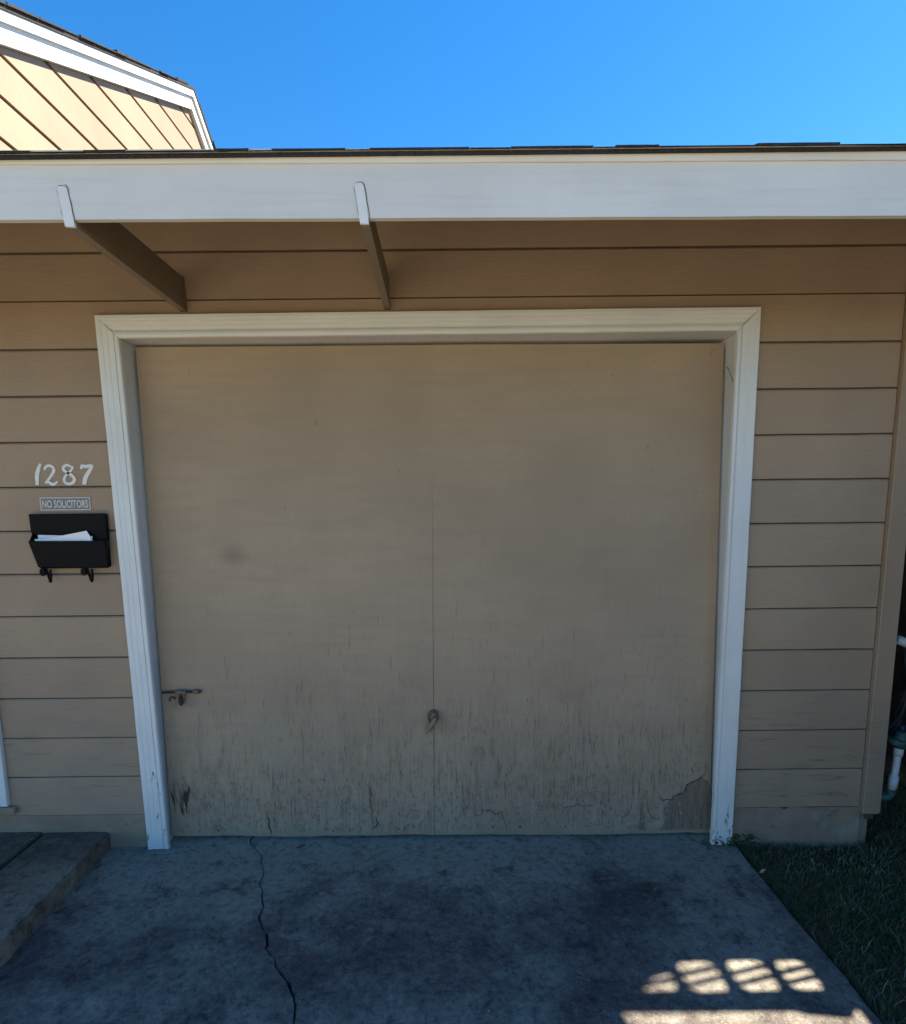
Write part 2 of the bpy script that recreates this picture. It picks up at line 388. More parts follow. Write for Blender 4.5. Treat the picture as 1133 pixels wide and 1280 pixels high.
def slab(pts, ztop, zbot, mat=None):
    bm = bmesh.new(); prism(bm, pts, lambda x, y: (x, y, ztop), lambda x, y: (x, y, zbot))
    bmesh.ops.recalc_face_normals(bm, faces=bm.faces)
    es = [e for e in bm.edges if all(abs(v.co.z-ztop) < 1e-5 for v in e.verts)]
    bmesh.ops.bevel(bm, geom=es, offset=0.0035, segments=1, affect='EDGES', clamp_overlap=True)
    bmesh.ops.triangulate(bm, faces=[f for f in bm.faces if len(f.verts) > 4])
    return from_bm('slab', bm, mat or m_drive, drive)
slab([(DL, DF), (DL, DB)]+leftc, 0.0, -0.11)
slab(rightc[::-1]+[(rightc[0][0]+0.01, DB), (DR, DB)][1:]+edge_right(DB-0.02, DF), -0.003, -0.11)
for k in range(3):  # forecourt slabs out of view, added and kept pale to bounce sunlight back
    y1 = DF-0.012-k*3.0
    for xa, xb in ((-6.4, -3.952), (-3.94, DL-0.012), (DL, DR)): slab([(xa, y1-2.988), (xb, y1-2.988), (xb, y1), (xa, y1)], 0.0, -0.11, m_bounce)
# side branch of the crack, a hairline groove
br = rough_line([(-0.862, 2.53), (-0.846, 2.568), (-0.822, 2.612), (-0.797, 2.668)], 2, 0.12)
bm = bmesh.new(); a = [bm.verts.new((x-0.0013, y, -0.0023)) for x, y in br]; b = [bm.verts.new((x+0.0013, y, -0.0023)) for x, y in br]
for i in range(len(br)-1): bm.faces.new((a[i], b[i], b[i+1], a[i+1]))
from_bm('hairline_crack', bm, m_shade, drive)

# ---- porch slab on the left, with its raised tread
porch = bpy.data.objects.new('porch_slab', None); COL.objects.link(porch); structure(porch)
def chipped(pts, z0, z1, name, bev=0.012):
    bm = bmesh.new(); prism(bm, pts, lambda x, y: (x, y, z1), lambda x, y: (x, y, z0))
    bmesh.ops.recalc_face_normals(bm, faces=bm.faces)
    es = [e for e in bm.edges if all(abs(v.co.z-z1) < 1e-5 for v in e.verts)]
    bmesh.ops.bevel(bm, geom=es, offset=bev, segments=2, affect='EDGES', clamp_overlap=True)
    bmesh.ops.triangulate(bm, faces=[f for f in bm.faces if len(f.verts) > 4])
    return from_bm(name, bm, m_porch, porch)
pe = [(-1.618+0.022*(2.69-y)+rc.uniform(-0.004, 0.004), y) for y in [0.9+i*0.045 for i in range(40)]]
chipped([(-1.930, 2.69), (-1.945, 0.9)]+pe+[(-1.625, 2.69)], -0.11, 0.080, 'step', 0.009)
chipped([(-4.2, 2.69), (-4.2, 0.9), (-1.957, 0.9), (-1.942, 2.69)], -0.11, 0.083, 'step', 0.005)

# ================================================================== GARAGE
G = thing('garage', 'tan wood sided garage front with white door casing and deep white eave', 'garage', (0, WALL, 0))
XL, XR = -3.7, 1.9105
# backing wall behind the siding, with the door opening
prism_xz('sheathing', m_shade, G, [(XL, 0.1), (-1.41, 0.1), (-1.41, 2.325), (1.27, 2.325), (1.27, 0.1), (1.99, 0.1), (1.99, 2.90), (XL, 2.90)], WALL+0.010, WALL+0.06)
def siding(x0, x1, z0, z1, notch=None):
    c = 0.006
    if notch:
        na, nb, nz = notch
        return prism_xz('siding_board', m_siding, G, [(x0, z0), (na, z0), (na, nz), (nb, nz), (nb, z0), (x1, z0), (x1, z1), (x0, z1)], WALL, WALL+0.009)
    # rabbeted board: square lower edge, chamfered upper edge
    prof = [(WALL, z0), (WALL-0.001, (z0+z1)/2), (WALL, z1-c), (WALL+0.0045, z1), (WALL+0.009, z1), (WALL+0.009, z0)]
    bm = bmesh.new(); n = 8; rr = random.Random(int(z0*1000)+int(x0*77))
    rings = []
    for i in range(n+1):
        x = lerp(x0, x1, i/n); dz = rr.uniform(-0.0008, 0.0008); dy = rr.uniform(-0.0007, 0.0007)
        rings.append([(x, y+dy, z+(dz if j in (0, 2, 3) else 0)) for j, (y, z) in enumerate(prof)])
    loft(bm, rings)
    return from_bm('siding_board', bm, m_siding, G)
GAP = 0.0065
for k in range(15):
    z0 = P0+k*PITCHZ; z1 = z0+PITCHZ-GAP
    if k < 11:
        siding(XL, -1.40, z0, z1); siding(1.262, XR, z0, z1)
    elif k == 11: siding(XL, XR, z0, z1, (-1.40, 1.262, 2.33))
    else: siding(XL, XR, z0, min(z1, 2.90))
box('corner_board', m_tan_trim, G, 1.915, 1.998, WALL-0.024, WALL+0.0085, 0.142, 2.86, 0.003)
box('side_wall', m_siding, G, 1.994, 2.008, WALL+0.010, 7.2, 0.12, 2.90, 0.002)
box('foundation', m_found, G, XL, -1.415, WALL+0.006, WALL+0.20, -0.12, 0.166, 0.004)
def found_right():
    bm = bmesh.new(); n = 14; rings = []
    for i in range(n+1):
        x = lerp(1.266, 1.968, i/n); j = rc.uniform(-0.003, 0.003); e = 0.012 if i == n else 0
        rings.append([(x, WALL+0.004+j+e, -0.12), (x, WALL+0.004+j+e, 0.10), (x, WALL+0.008+j+e, 0.164), (x, WALL+0.22, 0.164), (x, WALL+0.22, -0.12)])
    loft(bm, rings); return from_bm('foundation', bm, m_found, G)
found_right()
# drip ledge of the foundation left of the casing
box('sill_ledge', m_found, G, -2.60, -2.035, WALL-0.030, WALL+0.004, 0.190, 0.222, 0.004)
# entry casing and sill at the left edge
box('entry_casing', m_casing, G, -2.165, -2.068, WALL-0.026, WALL-0.0015, 0.226, 2.20, 0.003)

# --- casing with stepped profile (width from outer to inner, proud depth)
PROF = [(0, 0), (0, .024), (.020, .0235), (.023, .0215), (.042, .021), (.045, .019), (.066, .0185), (.068, .013), (.070, .013), (.0715, .021), (.086, .022), (.089, .018), (.089, 0)]
PLAIN = [(0, 0), (0, .024), (.003, .026), (.072, .026), (.0735, .018), (.0755, .018), (.077, .023), (.089, .023), (.0905, .018), (.0905, 0)]
HEAD = [(0, 0), (0, .027), (.012, .027), (.018, .021), (.028, .021), (.034, .015), (.044, .015), (.050, .009), (.064, .009), (.066, .019), (.076, .021), (.086, .018), (.089, .012), (.089, 0)]
CY = WALL-0.0006
cas_lt, cas_lb = (-1.462, 2.386), (-1.4335, 0.006)
cas_rt, cas_rb = (1.2995, 2.392), (1.3115, -0.002)
def casing_side(top, bot, prof, sgn, name):
    bm = bmesh.new(); rings = []; n = 24; rr = random.Random(5+sgn)
    for i in range(n+1):
        t = i/n; xo = lerp(bot[0], top[0], t); wob = rr.uniform(-0.0006, 0.0006)
        rings.append([(xo+sgn*(w*(1.05-0.05*t))+(wob if d > 0.001 else 0), CY-d, lerp(bot[1], top[1], t)-(w if i == n else (0.004*rr.random() if i == 0 else 0))) for w, d in prof])
    loft(bm, rings); return from_bm(name, bm, m_casing, G)
casing_side(cas_lt, cas_lb, PROF, 1, 'casing_side')
casing_side(cas_rt, cas_rb, PLAIN, -1, 'casing_side')
def casing_head():
    bm = bmesh.new(); rings = []; n = 20; rr = random.Random(9)
    for i in range(n+1):
        t = i/n; zo = lerp(2.3868, 2.3928, t)
        rings.append([(lerp(cas_lt[0]+w+0.0006, cas_rt[0]-w-0.0006, t), CY-d, zo-w+(rr.uniform(-.0006, .0006) if 0 < i < n and d > .001 else 0)) for w, d in HEAD])
    loft(bm, rings); return from_bm('casing_head', bm, m_head, G)
casing_head()
# jambs
def jamb(xt, xb, w, name='jamb'):
    bm = bmesh.new(); y0, y1 = WALL-0.012, 2.90
    q = [(xb, 0.0), (xt, 2.330), (xt+w, 2.330), (xb+w, 0.0)]
    prism(bm, q, lambda x, z: (x, y0, z), lambda x, z: (x, y1, z)); return from_bm(name, bm, m_jamb, G)
jamb(-1.3835, -1.368, -0.016); jamb(1.2215, 1.2465, 0.016)
box('head_jamb', m_jamb, G, -1.385, 1.220, WALL-0.012, 2.90, 2.3035, 2.329, 0.001)
# split in the right jamb near its head
bm = bmesh.new()
sp = [(2.775, 2.185), (2.752, 2.165), (2.725, 2.13), (2.702, 2.10)]
va = [bm.verts.new((1.2215+0.025*(2.33-z)/2.33-0.0012, y, z)) for y, z in sp]; vb = [bm.verts.new((1.2215+0.025*(2.33-z)/2.33-0.0012, y, z-0.006)) for y, z in sp]
for i in range(3): bm.faces.new((va[i], va[i+1], vb[i+1], vb[i]))
from_bm('jamb_split', bm, m_crack, G)

# --- garage door: a core sheet with two plywood panels, tipped in at the top
def dy(z): return lerp(2.735, 2.788, z/2.29)
bm = bmesh.new()
prism(bm, [(-1.345, 0.03), (1.225, 0.03), (1.203, 2.27), (-1.365, 2.27)], lambda x, z: (x, dy(z)+0.014, z), lambda x, z: (x, dy(z)+0.05, z))
door = from_bm('garage_door', bm, m_shade, G)
door['label'] = 'tan weathered plywood garage door with split paint low down'
def panel(x0t, x0b, x1t, x1b, zt0, zt1, zb0, zb1, seed):
    nx, nz = 24, 40; rr = random.Random(seed); bm = bmesh.new(); gv = []
    ph = rr.uniform(0, 6)
    for j in range(nz+1):
        t = j/nz; row = []
        for i in range(nx+1):
            s = i/nx; x = lerp(lerp(x0b, x1b, s), lerp(x0t, x1t, s), t)
            zb = lerp(zb0, zb1, s)+0.003*math.sin(s*7+ph)+rr.uniform(-.002, .002); zt = lerp(zt0, zt1, s)
            z = lerp(zb, zt, t)
            y = dy(z)+0.0022*math.sin(s*5+ph)*math.sin(t*4)+0.0012*math.sin(s*11+t*3)
            if t < .06: y -= 0.004*(1-t/.06)*max(0, math.sin(s*9+ph))
            row.append(bm.verts.new((x, y, z)))
        gv.append(row)
    for j in range(nz):
        for i in range(nx): bm.faces.new((gv[j][i], gv[j][i+1], gv[j+1][i+1], gv[j+1][i]))
    bd = [e for e in bm.edges if e.is_boundary]
    r = bmesh.ops.extrude_edge_only(bm, edges=bd)
    for v in [g for g in r['geom'] if isinstance(g, bmesh.types.BMVert)]: v.co.y += 0.013
    return from_bm('panel', bm, m_door, door, False)
panel(-1.366, -1.356, -0.0733, -0.0922, 2.291, 2.2885, 0.024, 0.015, 4)
panel(-0.0733, -0.0903, 1.210, 1.236, 2.2885, 2.283, 0.015, 0.010, 8)
# splits in the plywood: thin wandering slivers, thickest low on the door
def splits(n, mat, seed, wmax, name):
    rr = random.Random(seed); bm = bmesh.new()
    clusters = [(-0.55, 0.22), (-0.25, 0.2), (0.25, 0.15), (0.65, 0.12), (-0.9, 0.2), (0.1, 0.08), (0.45, 0.3), (-1.1, 0.12), (0.9, 0.25)]
    for _ in range(n):
        c, w = rr.choice(clusters); x = rr.gauss(c, w)
        if not -1.33 < x < 1.19: continue
        z = min(abs(rr.gauss(0, 0.42))+0.035, 1.4); L = rr.uniform(0.02, 0.11)*(1.3 if z < .5 else 0.8)
        pts = []; k = max(3, int(L/0.015)); dx = rr.uniform(-.12, .12)
        for i in range(k+1):
            pts.append((x, z+L*i/k)); x += rr.uniform(-1, 1)*0.0014+dx*L/k*.5
        wd = wmax*rr.uniform(.4, 1)
        A, B = [], []
        for i, (px, pz) in enumerate(pts):
            h = wd*math.sin(math.pi*(i+.15)/(k+.3)); y = dy(pz)-0.0042
            A.append(bm.verts.new((px-h, y, pz))); B.append(bm.verts.new((px+h, y, pz)))
        for i in range(k): bm.faces.new((A[i], B[i], B[i+1], A[i+1]))
    o = from_bm(name, bm, mat, door); o['kind'] = 'stuff'; return o
splits(520, m_crack3, 21, 0.0007, 'plywood_splits')
splits(48, m_crack, 22, 0.0008, 'plywood_splits')
# branching cracks of lifted paint along the foot of the door
def crack_path(pts, w, name='paint_crack', mat=m_crack):
    p = rough_line(pts, 2, 0.16); bm = bmesh.new(); A = []; B = []; n = len(p)
    for i, (x, z) in enumerate(p):
        q = p[min(i+1, n-1)]; r = p[max(i-1, 0)]; d = Vector((q[0]-r[0], q[1]-r[1])).normalized()
        h = w*(0.35+0.65*math.sin(math.pi*(i+.2)/(n-.6+.4))); y = dy(z)-0.0046
        A.append(bm.verts.new((x-d.y*h, y, z+d.x*h))); B.append(bm.verts.new((x+d.y*h, y, z-d.x*h)))
    for i in range(n-1): bm.faces.new((A[i], B[i], B[i+1], A[i+1]))
    o = from_bm(name, bm, mat, door); return o
for pts, w in (
    ([(1.208, 0.37), (1.19, 0.30), (1.155, 0.275), (1.115, 0.255), (1.10, 0.215), (1.055, 0.20), (1.045, 0.182), (1.005, 0.180), (0.985, 0.20)], .0022),
    ([(0.26, 0.03), (0.245, 0.09), (0.225, 0.125), (0.20, 0.12), (0.18, 0.145), (0.15, 0.14), (0.13, 0.115), (0.10, 0.11)], .0012),
    ([(0.50, 0.175), (0.53, 0.15), (0.57, 0.152), (0.60, 0.165), (0.64, 0.155), (0.67, 0.165)], .0012), ([(0.575, 0.148), (0.58, 0.09), (0.572, 0.05)], .0009),
    ([(0.81, 0.06), (0.815, 0.10), (0.845, 0.115), (0.855, 0.17)], .0012), ([(0.935, 0.20), (0.94, 0.12), (0.955, 0.095), (1.0, 0.085)], .0011),
    ([(-0.388, 0.05), (-0.389, 0.12), (-0.393, 0.22), (-0.391, 0.30)], .0016), ([(-0.88, 0.03), (-0.885, 0.08), (-0.893, 0.12)], .0028),
    ([(-0.21, 0.18), (-0.19, 0.14), (-0.15, 0.135)], .0009), ([(-0.37, .115), (-.36, .08), (-.385, .05)], .0022)):
    crack_path(pts, w)
rk = random.Random(91)
def net(n, seed):            # fine crazing: short uprights joined by little cross ticks
    bm = bmesh.new(); rr = random.Random(seed)
    def seg(p, q, w):
        d = Vector((q[0]-p[0], q[1]-p[1])); L = d.length or 1e-5; d /= L; h = (-d.y*w, d.x*w)
        mid = ((p[0]+q[0])/2+rr.uniform(-.1, .1)*L*abs(d.y), (p[1]+q[1])/2)
        y = lambda z: dy(z)-.0044
        v = [bm.verts.new((x, y(z), z)) for x, z in (p, (mid[0]+h[0], mid[1]+h[1]), q, (mid[0]-h[0], mid[1]-h[1]))]; bm.faces.new(v)
    for _ in range(n):
        x = rr.uniform(-1.33, 1.20); z = .03+abs(rr.gauss(0, .27))
        if z > 1.0 or (x < -.8 and z > .35): continue
        L = rr.uniform(.008, .045); seg((x, z), (x+rr.uniform(-.003, .003), z+L), rr.uniform(.0004, .0010))
        if rr.random() < .32 and z < .3: seg((x, z+L*.6), (x+rr.uniform(-.035, .035), z+L*.6+rr.uniform(-.012, .012)), rr.uniform(.0004, .0008))
    o = from_bm('paint_crazing', bm, m_crack3, door); o['kind'] = 'stuff'
net(1900, 44)
# lifted flakes of paint, curling off the surface
bm = bmesh.new()
for _ in range(240):
    x = rk.uniform(-1.33, 1.21); z = .04+abs(rk.gauss(0, .13))
    if z > .6: continue
    w, h = rk.uniform(.003, .010), rk.uniform(.006, .022); y = dy(z)-.0046; lift = rk.uniform(.001, .004); sd = rk.choice((-1, 1))
    v = [bm.verts.new(p) for p in ((x, y, z), (x+sd*w, y-lift, z+rk.uniform(-.002, .002)), (x+sd*w*.8, y-lift, z+h*.7), (x+rk.uniform(-.002, .002), y, z+h))]; bm.faces.new(v)
o = from_bm('paint_flakes', bm, m_door, door); o['kind'] = 'stuff'
# bare patch where the face veneer has peeled away (lower right)
M = Mat('peeled veneer wood', 0.9, 0.1); n2 = M.noise(8, 5, 0.7, (22, 1, 1))
M.color(M.mix(M.ramp(n2, [(0.35, 0), (0.7, 1)]), (0.165, 0.12, 0.085), (0.30, 0.22, 0.155))); M.bump(n2, 0.7, 0.004); m_peel = M.m
def patch(pts, name, mat, off=0.0036):
    bm = bmesh.new(); bm.faces.new([bm.verts.new((x, dy(z)-off, z)) for x, z in pts]); return from_bm(name, bm, mat, door)
patch(rough_line([(1.233, 0.030), (1.229, 0.25), (1.19, 0.295), (1.155, 0.27), (1.115, 0.25), (1.10, 0.21), (1.055, 0.195), (1.04, 0.18), (1.01, 0.13), (1.02, 0.07), (0.99, 0.03)], 3, 0.12), 'peeled_patch', m_peel)
patch(rough_line([(0.895, 0.03), (0.897, 0.13), (0.905, 0.18), (0.912, 0.13), (0.928, 0.03)], 2, 0.05), 'peeled_patch', m_peel)
# splintered hole beside the left casing foot
patch(rough_line([(-1.292, 0.185), (-1.290, 0.225), (-1.283, 0.215), (-1.276, 0.262), (-1.268, 0.24), (-1.262, 0.285), (-1.258, 0.24), (-1.266, 0.205), (-1.272, 0.172), (-1.282, 0.165)], 2, 0.14), 'rot_hole', m_crack)
for i in range(16):
    x = rk.uniform(-1.335, -1.262); z = rk.uniform(.12, .22); L = rk.uniform(.04, .11); t = rk.uniform(-.18, .12); y = dy(z); w = rk.uniform(.0012, .0032)
    bm = bmesh.new(); bm.faces.new([bm.verts.new(p) for p in ((x, y-.0050, z), (x+w, y-.0056, z+L*.4), (x+t*L, y-.0056-rk.uniform(0, .003), z+L), (x-w+t*L*.4, y-.0052, z+L*.5))])
    from_bm('splinter', bm, (m_splinter, m_crack, m_crack2)[i % 3], door)
bm = bmesh.new()
for i in range(60):
    x = -1.3+i*0.043+rc.uniform(-.012, .012); z = 0.05+rc.uniform(-.006, .008); r = rc.uniform(.0018, .0042)
    if x > 1.2 or rc.random() < .35: continue
    y = dy(z)-0.0060; bm.faces.new([bm.verts.new((x+r*math.cos(a), y, z+r*rc.uniform(.7, 1.2)*math.sin(a))) for a in [k*math.pi/4 for k in range(8)]])
o = from_bm('nail_heads', bm, m_crack, door); o['kind'] = 'stuff'
# slide bolt on the left
def ring_y(bm, c, r, y0, y1, seg=16):
    prism(bm, [(c[0]+r*math.cos(a), c[1]+r*math.sin(a)) for a in [2*math.pi*k/seg for k in range(seg)]], lambda x, z: (x, y0, z), lambda x, z: (x, y1, z))
yb = dy(0.74)-0.005
bm = bmesh.new(); tube(bm, [(-1.350, yb-0.008, .740), (-1.168, yb-0.008, .743)], .0055, 8)
lb = from_bm('slide_bolt', bm, m_rust, door)
bm = bmesh.new(); bx(bm, -1.288, -1.236, yb-0.0165, yb, .733, .7505)
bmesh.ops.bevel(bm, geom=list(bm.edges), offset=.002, segments=1, affect='EDGES'); from_bm('bolt_keeper', bm, m_pale_rust, door)
box('bolt_keeper', m_pale_rust, door, -1.205, -1.178, yb-0.0165, yb, .7335, .7515)
bm = bmesh.new(); prism(bm, [(-1.282, .726), (-1.244, .726), (-1.249, .70), (-1.258, .684), (-1.268, .684), (-1.276, .70)], lambda x, z: (x, yb-.0050, z), lambda x, z: (x, yb, z))
from_bm('hasp_plate', bm, m_pale_rust, door)
bm = bmesh.new(); tube(bm, [(-1.262, yb-.008, .722), (-1.262, yb-.016, .710), (-1.262, yb-.016, .690), (-1.263, yb-.010, .680)], [.006, .010, .011, .005], 8); from_bm('bolt_knob', bm, m_rust, door)
bm = bmesh.new(); tube(bm, arc((-1.305, yb-.006, .703), .014, 0.3, math.pi+.4, 10), .0035, 6); from_bm('hasp_loop', bm, m_rust, door)
# turn handle on the seam
yh = dy(0.6)-0.002
bm = bmesh.new(); prism(bm, [(-.088+.026*math.cos(a), .607+.034*math.sin(a)) for a in [2*math.pi*k/20 for k in range(20)]], lambda x, z: (x, yh-.006, z), lambda x, z: (x, yh, z)); from_bm('handle_plate', bm, m_handle_d, door)
bm = bmesh.new(); ring_y(bm, (-.082, .611), .017, yh-.018, yh-.0065); from_bm('handle_hub', bm, m_handle, door)
bm = bmesh.new(); tube(bm, [(-.074, yh-.026, .618), (-.082, yh-.034, .604), (-.098, yh-.036, .572), (-.112, yh-.032, .545), (-.119, yh-.026, .534)], [.010, .0125, .011, .008, .0045], 10)
from_bm('handle_lever', bm, m_handle, door, True)

# --- eave: fascia, upper trim, lookouts, roof
FY = 1.876
def fascia(name, mat, y0, y1, za, zb, tilt, lean=0.0):
    bm = bmesh.new(); n = 40; rr = random.Random(int(za*100)); rings = []
    for i in range(n+1):
        x = lerp(XL, 2.46, i/n); dz = tilt*(x/2.0)+rr.uniform(-.0007, .0007); d2 = rr.uniform(-.0006, .0006)
        rings.append([(x, y0+d2+lean, za+dz), (x, y0+d2, zb+dz), (x, y1, zb+dz), (x, y1, za+dz)])
    loft(bm, rings); return from_bm(name, bm, mat, G)
fascia('fascia_board', m_fascia, FY, FY+0.020, 2.4175, 2.568, -0.010)
fascia('fascia_trim', m_fascia_top, FY-0.016, FY-0.0007, 2.561, 2.592, -0.008, 0.010)
def lookout(x0, x1, xw):
    bm = bmesh.new(); ya = FY-0.0030; t = 0.013
    rings = []
    for y, dx in ((FY+.0065, 0.0), (WALL-.0006, xw)):
        rings.append([(x0+dx, y, 2.404), (x1+dx, y, 2.404), (x1+dx-t*(1 if dx == 0 else .3), y, 2.535), (x0+dx-t*(1 if dx == 0 else .3), y, 2.535)])
    loft(bm, rings); o = from_bm('lookout', bm, m_brown, G)
    bm = bmesh.new(); q = [(x0, 2.403), (x1-.001, 2.402), (x1-t*.5, 2.46), (x1-t, 2.503), (x1-t-.006, 2.510), (x0-t+.004, 2.509), (x0-t, 2.500)]
    prism(bm, q, lambda x, z: (x, ya, z), lambda x, z: (x, FY+.0062, z)); from_bm('lookout_end', bm, m_end, o)
    # open joint along the painted end
    bm = bmesh.new(); p = rough_line([(x0-t+.002, 2.5115), (x1-t-.004, 2.5125), (x1-t+.0015, 2.504), (x1-t*.5+.001, 2.46), (x1+.0005, 2.415)], 1, .05)
    A = [bm.verts.new((x, ya+.0012, z)) for x, z in p]; B = [bm.verts.new((x+.0022, ya+.0012, z+.0014)) for x, z in p]
    for i in range(len(p)-1): bm.faces.new((A[i], A[i+1], B[i+1], B[i]))
    from_bm('joint_gap', bm, m_crack2, o)
    bm = bmesh.new(); p = rough_line([(x0-.0006, 2.42), (x0-t*.5-.0008, 2.46), (x0-t-.0008, 2.50)], 1, .05)
    A = [bm.verts.new((x, ya+.0014, z)) for x, z in p]; B = [bm.verts.new((x-.0014, ya+.0014, z)) for x, z in p]
    for i in range(len(p)-1): bm.faces.new((A[i], A[i+1], B[i+1], B[i]))
    from_bm('joint_gap', bm, m_crack2, o)
lookout(-1.092, -1.064, -0.021); lookout(-0.248, -0.222, -0.016)
lookout(-2.92, -2.892, 0.0)
SL = 0.325
def rz(y): return 2.597+(y-1.86)*SL
bm = bmesh.new()
prism(bm, [(1.858, rz(1.858)-0.012), (5.60, rz(5.60)-0.012), (9.4, rz(5.60)-1.24), (9.4, rz(5.6)-1.25), (5.60, rz(5.60)-0.03), (1.858, rz(1.858)-0.024)], lambda y, z: (-6.0, y, z), lambda y, z: (2.46, y, z))
roof = from_bm('roof', bm, m_shingle, G)
for x0, x1 in ((-3.7, 2.46),):
    bm = bmesh.new(); prism(bm, [(FY+.021, rz(FY+.021)-.0255), (5.4, rz(5.4)-.031), (5.4, rz(5.4)-.050), (FY+.021, rz(FY+.021)-.044)], lambda y, z: (x0, y, z), lambda y, z: (x1, y, z))
    from_bm('roof_deck', bm, m_brown, G)
rs = random.Random(31)
for row in range(2):
    x = -3.7; yb0 = 1.848+row*0.14; tall = False
    while x < 2.46:
        w = rs.choice((.08, .12, .22, .30))*rs.uniform(.8, 1.1) if tall else rs.choice((.06, .14, .26))*rs.uniform(.8, 1.1); x1 = min(x+w, 2.47); thick = rs.uniform(.003, .0065) if tall else rs.uniform(.001, .002)
        y0 = yb0+rs.uniform(-.004, .004); lift = 0.001+row*0.003; n = 6; bm = bmesh.new(); rings = []
        for i in range(n+1):
            xx = lerp(x, x1-.002, i/n); j = rs.uniform(-.0016, .0016)
            rings.append([(xx, y0+j, rz(y0)-.010+lift), (xx, y0+j, rz(y0)-.010+lift+thick+j*.7), (xx, y0+.17, rz(y0+.17)-.010+lift+.004+thick*.6), (xx, y0+.17, rz(y0+.17)-.010+lift)])
        loft(bm, rings); from_bm('shingle', bm, m_shingle, roof); x = x1; tall = not tall

# ================================================================== HOUSE GABLE BEHIND
HX = -2.0; kk = 2.0/1.75
def up(y, z): return (y*kk, 1.62+(z-1.62)*kk)
H = thing('house', 'sunlit tan gable end of the main house above the garage roof', 'house', (HX, 5.4, 2.9))
pk = (5.225, 4.642)                      # inner peak of the siding
sl_f = 0.455; sl_b = -0.62
def hz(y, dz=0.0): return pk[1]+dz+((y-pk[0])*sl_f if y < pk[0] else (y-pk[0])*sl_b)
m_gable = make_tan('gable siding paint toned for sun', (0.30, 0.225, 0.162), (1, 8, 1), False)  # same paint as the siding, darkened in colour to offset the sun
YF, YBk = 2.62, 7.4
# backing sheet
prism_yz('sheathing', m_shade, H, [(YF, 2.5), (YBk, 2.5), (YBk, hz(YBk)), (pk[0], pk[1]), (YF, hz(YF))], HX-0.06, HX-0.012)
zl0 = 1.62+(3.362-1.62)*kk; gp = 0.1645*kk
for k in range(-4, 7):
    za = zl0+(k-1)*gp+0.020; zb = zl0+k*gp
    if za > pk[1]-0.02: break
    def lim_f(z): return max(YF, pk[0]+(z-pk[1])/sl_f)
    def lim_b(z): return min(YBk, pk[0]+(z-pk[1])/sl_b)
    zb2 = min(zb, pk[1]-0.003)
    prism_yz('siding_board', m_gable, H, [(lim_f(za), za), (lim_b(za), za), (lim_b(zb2), zb2), (lim_f(zb2), zb2)], HX-0.0115, HX)
def rake(name, mat, d0, d1, x0, x1, part=0):
    """board along both slopes, between offsets d0 and d1 above the siding line"""
    for (ya, yb_) in ((YF-0.15, pk[0]), (pk[0], YBk)):
        e = 0.0008
        if yb_ == pk[0]: q = [(ya, hz(ya, d0)), (yb_-e, hz(yb_-1e-6, d0)), (yb_-e, hz(yb_-1e-6, d1)), (ya, hz(ya, d1))]
        else: q = [(ya+e, hz(ya+1e-6, d0)), (yb_, hz(yb_, d0)), (yb_, hz(yb_, d1)), (ya+e, hz(ya+1e-6, d1))]
        prism_yz(name, mat, H, q, x0, x1)
rake('barge_board', m_barge, 0.002, 0.098, HX-0.01, HX+0.028)
rake('barge_trim', m_barge, 0.090, 0.137, HX+0.0285, HX+0.046)
bm = bmesh.new()
prism(bm, [(YF-.2, hz(YF-.2, .138)), (pk[0], hz(pk[0], .138)), (YBk, hz(YBk, .138)), (YBk, hz(YBk, .158)), (pk[0], hz(pk[0], .158)), (YF-.2, hz(YF-.2, .158))], lambda y, z: (-8.0, y, z), lambda y, z: (HX+.052, y, z))
hroof = from_bm('roof', bm, m_shingle, H)
y = YF-.2
while y < YBk-.1:
    L = rs.uniform(.12, .24); t = rs.uniform(.004, .016); xx = HX+.052+rs.uniform(0.0, .014)
    ya, yb_ = y, y+L
    if not (ya < pk[0] < yb_):
        prism_yz('shingle', m_shingle, hroof, [(ya, hz(ya, .1585)), (yb_-.004, hz(yb_-.004, .1585)), (yb_-.004, hz(yb_-.004, .161+t*.4)), (ya, hz(ya, .161+t))], HX-.2, xx)
    y = yb_
box('front_wall', m_gable, H, -8.0, HX-0.07, YF+0.10, YF+0.16, 2.5, hz(YF+.1)+.05, 0.002)

# ================================================================== MAILBOX AND WALL PIECES
MB = thing('mailbox', 'black steel wall mailbox holding letters beside the white casing', 'mailbox', (-1.66, WALL, 1.34))
box('back_plate', m_black, MB, -1.818, -1.496, WALL-0.012, WALL-0.0015, 1.345, 1.566, 0.003)
def mb_body():
    bm = bmesh.new()
    # open tray: front panel leaning out, two sides, bottom
    f = [(-1.822, 2.632, 1.459), (-1.478, 2.640, 1.456), (-1.494, 2.640, 1.344), (-1.500, 2.645, 1.338), (-1.788, 2.645, 1.340), (-1.796, 2.640, 1.346)]
    a = [bm.verts.new(p) for p in f]; b = [bm.verts.new((x, y+0.003, z)) for x, y, z in f]
    bm.faces.new(a); bm.faces.new(b[::-1])
    for i in range(6): bm.faces.new((a[i], b[i], b[(i+1) % 6], a[(i+1) % 6]))
    for q in ([(2.634, 1.459), (2.643, 1.344), (2.667, 1.340), (2.667, 1.50)],):
        for xa, xb in ((-1.8175, -1.8145), (-1.4965, -1.4935)):
            prism(bm, q, lambda yy, zz: (xa+(0.02 if zz < 1.4 and xa < -1.6 else 0), yy, zz), lambda yy, zz: (xb+(0.02 if zz < 1.4 and xa < -1.6 else 0), yy, zz))
    bx(bm, -1.79, -1.50, 2.6455, 2.668, 1.337, 1.341)
    return from_bm('tray', bm, m_black, MB)
mb_body()
bm = bmesh.new()   # hinged lid folded up against the wall, its lip bent forward
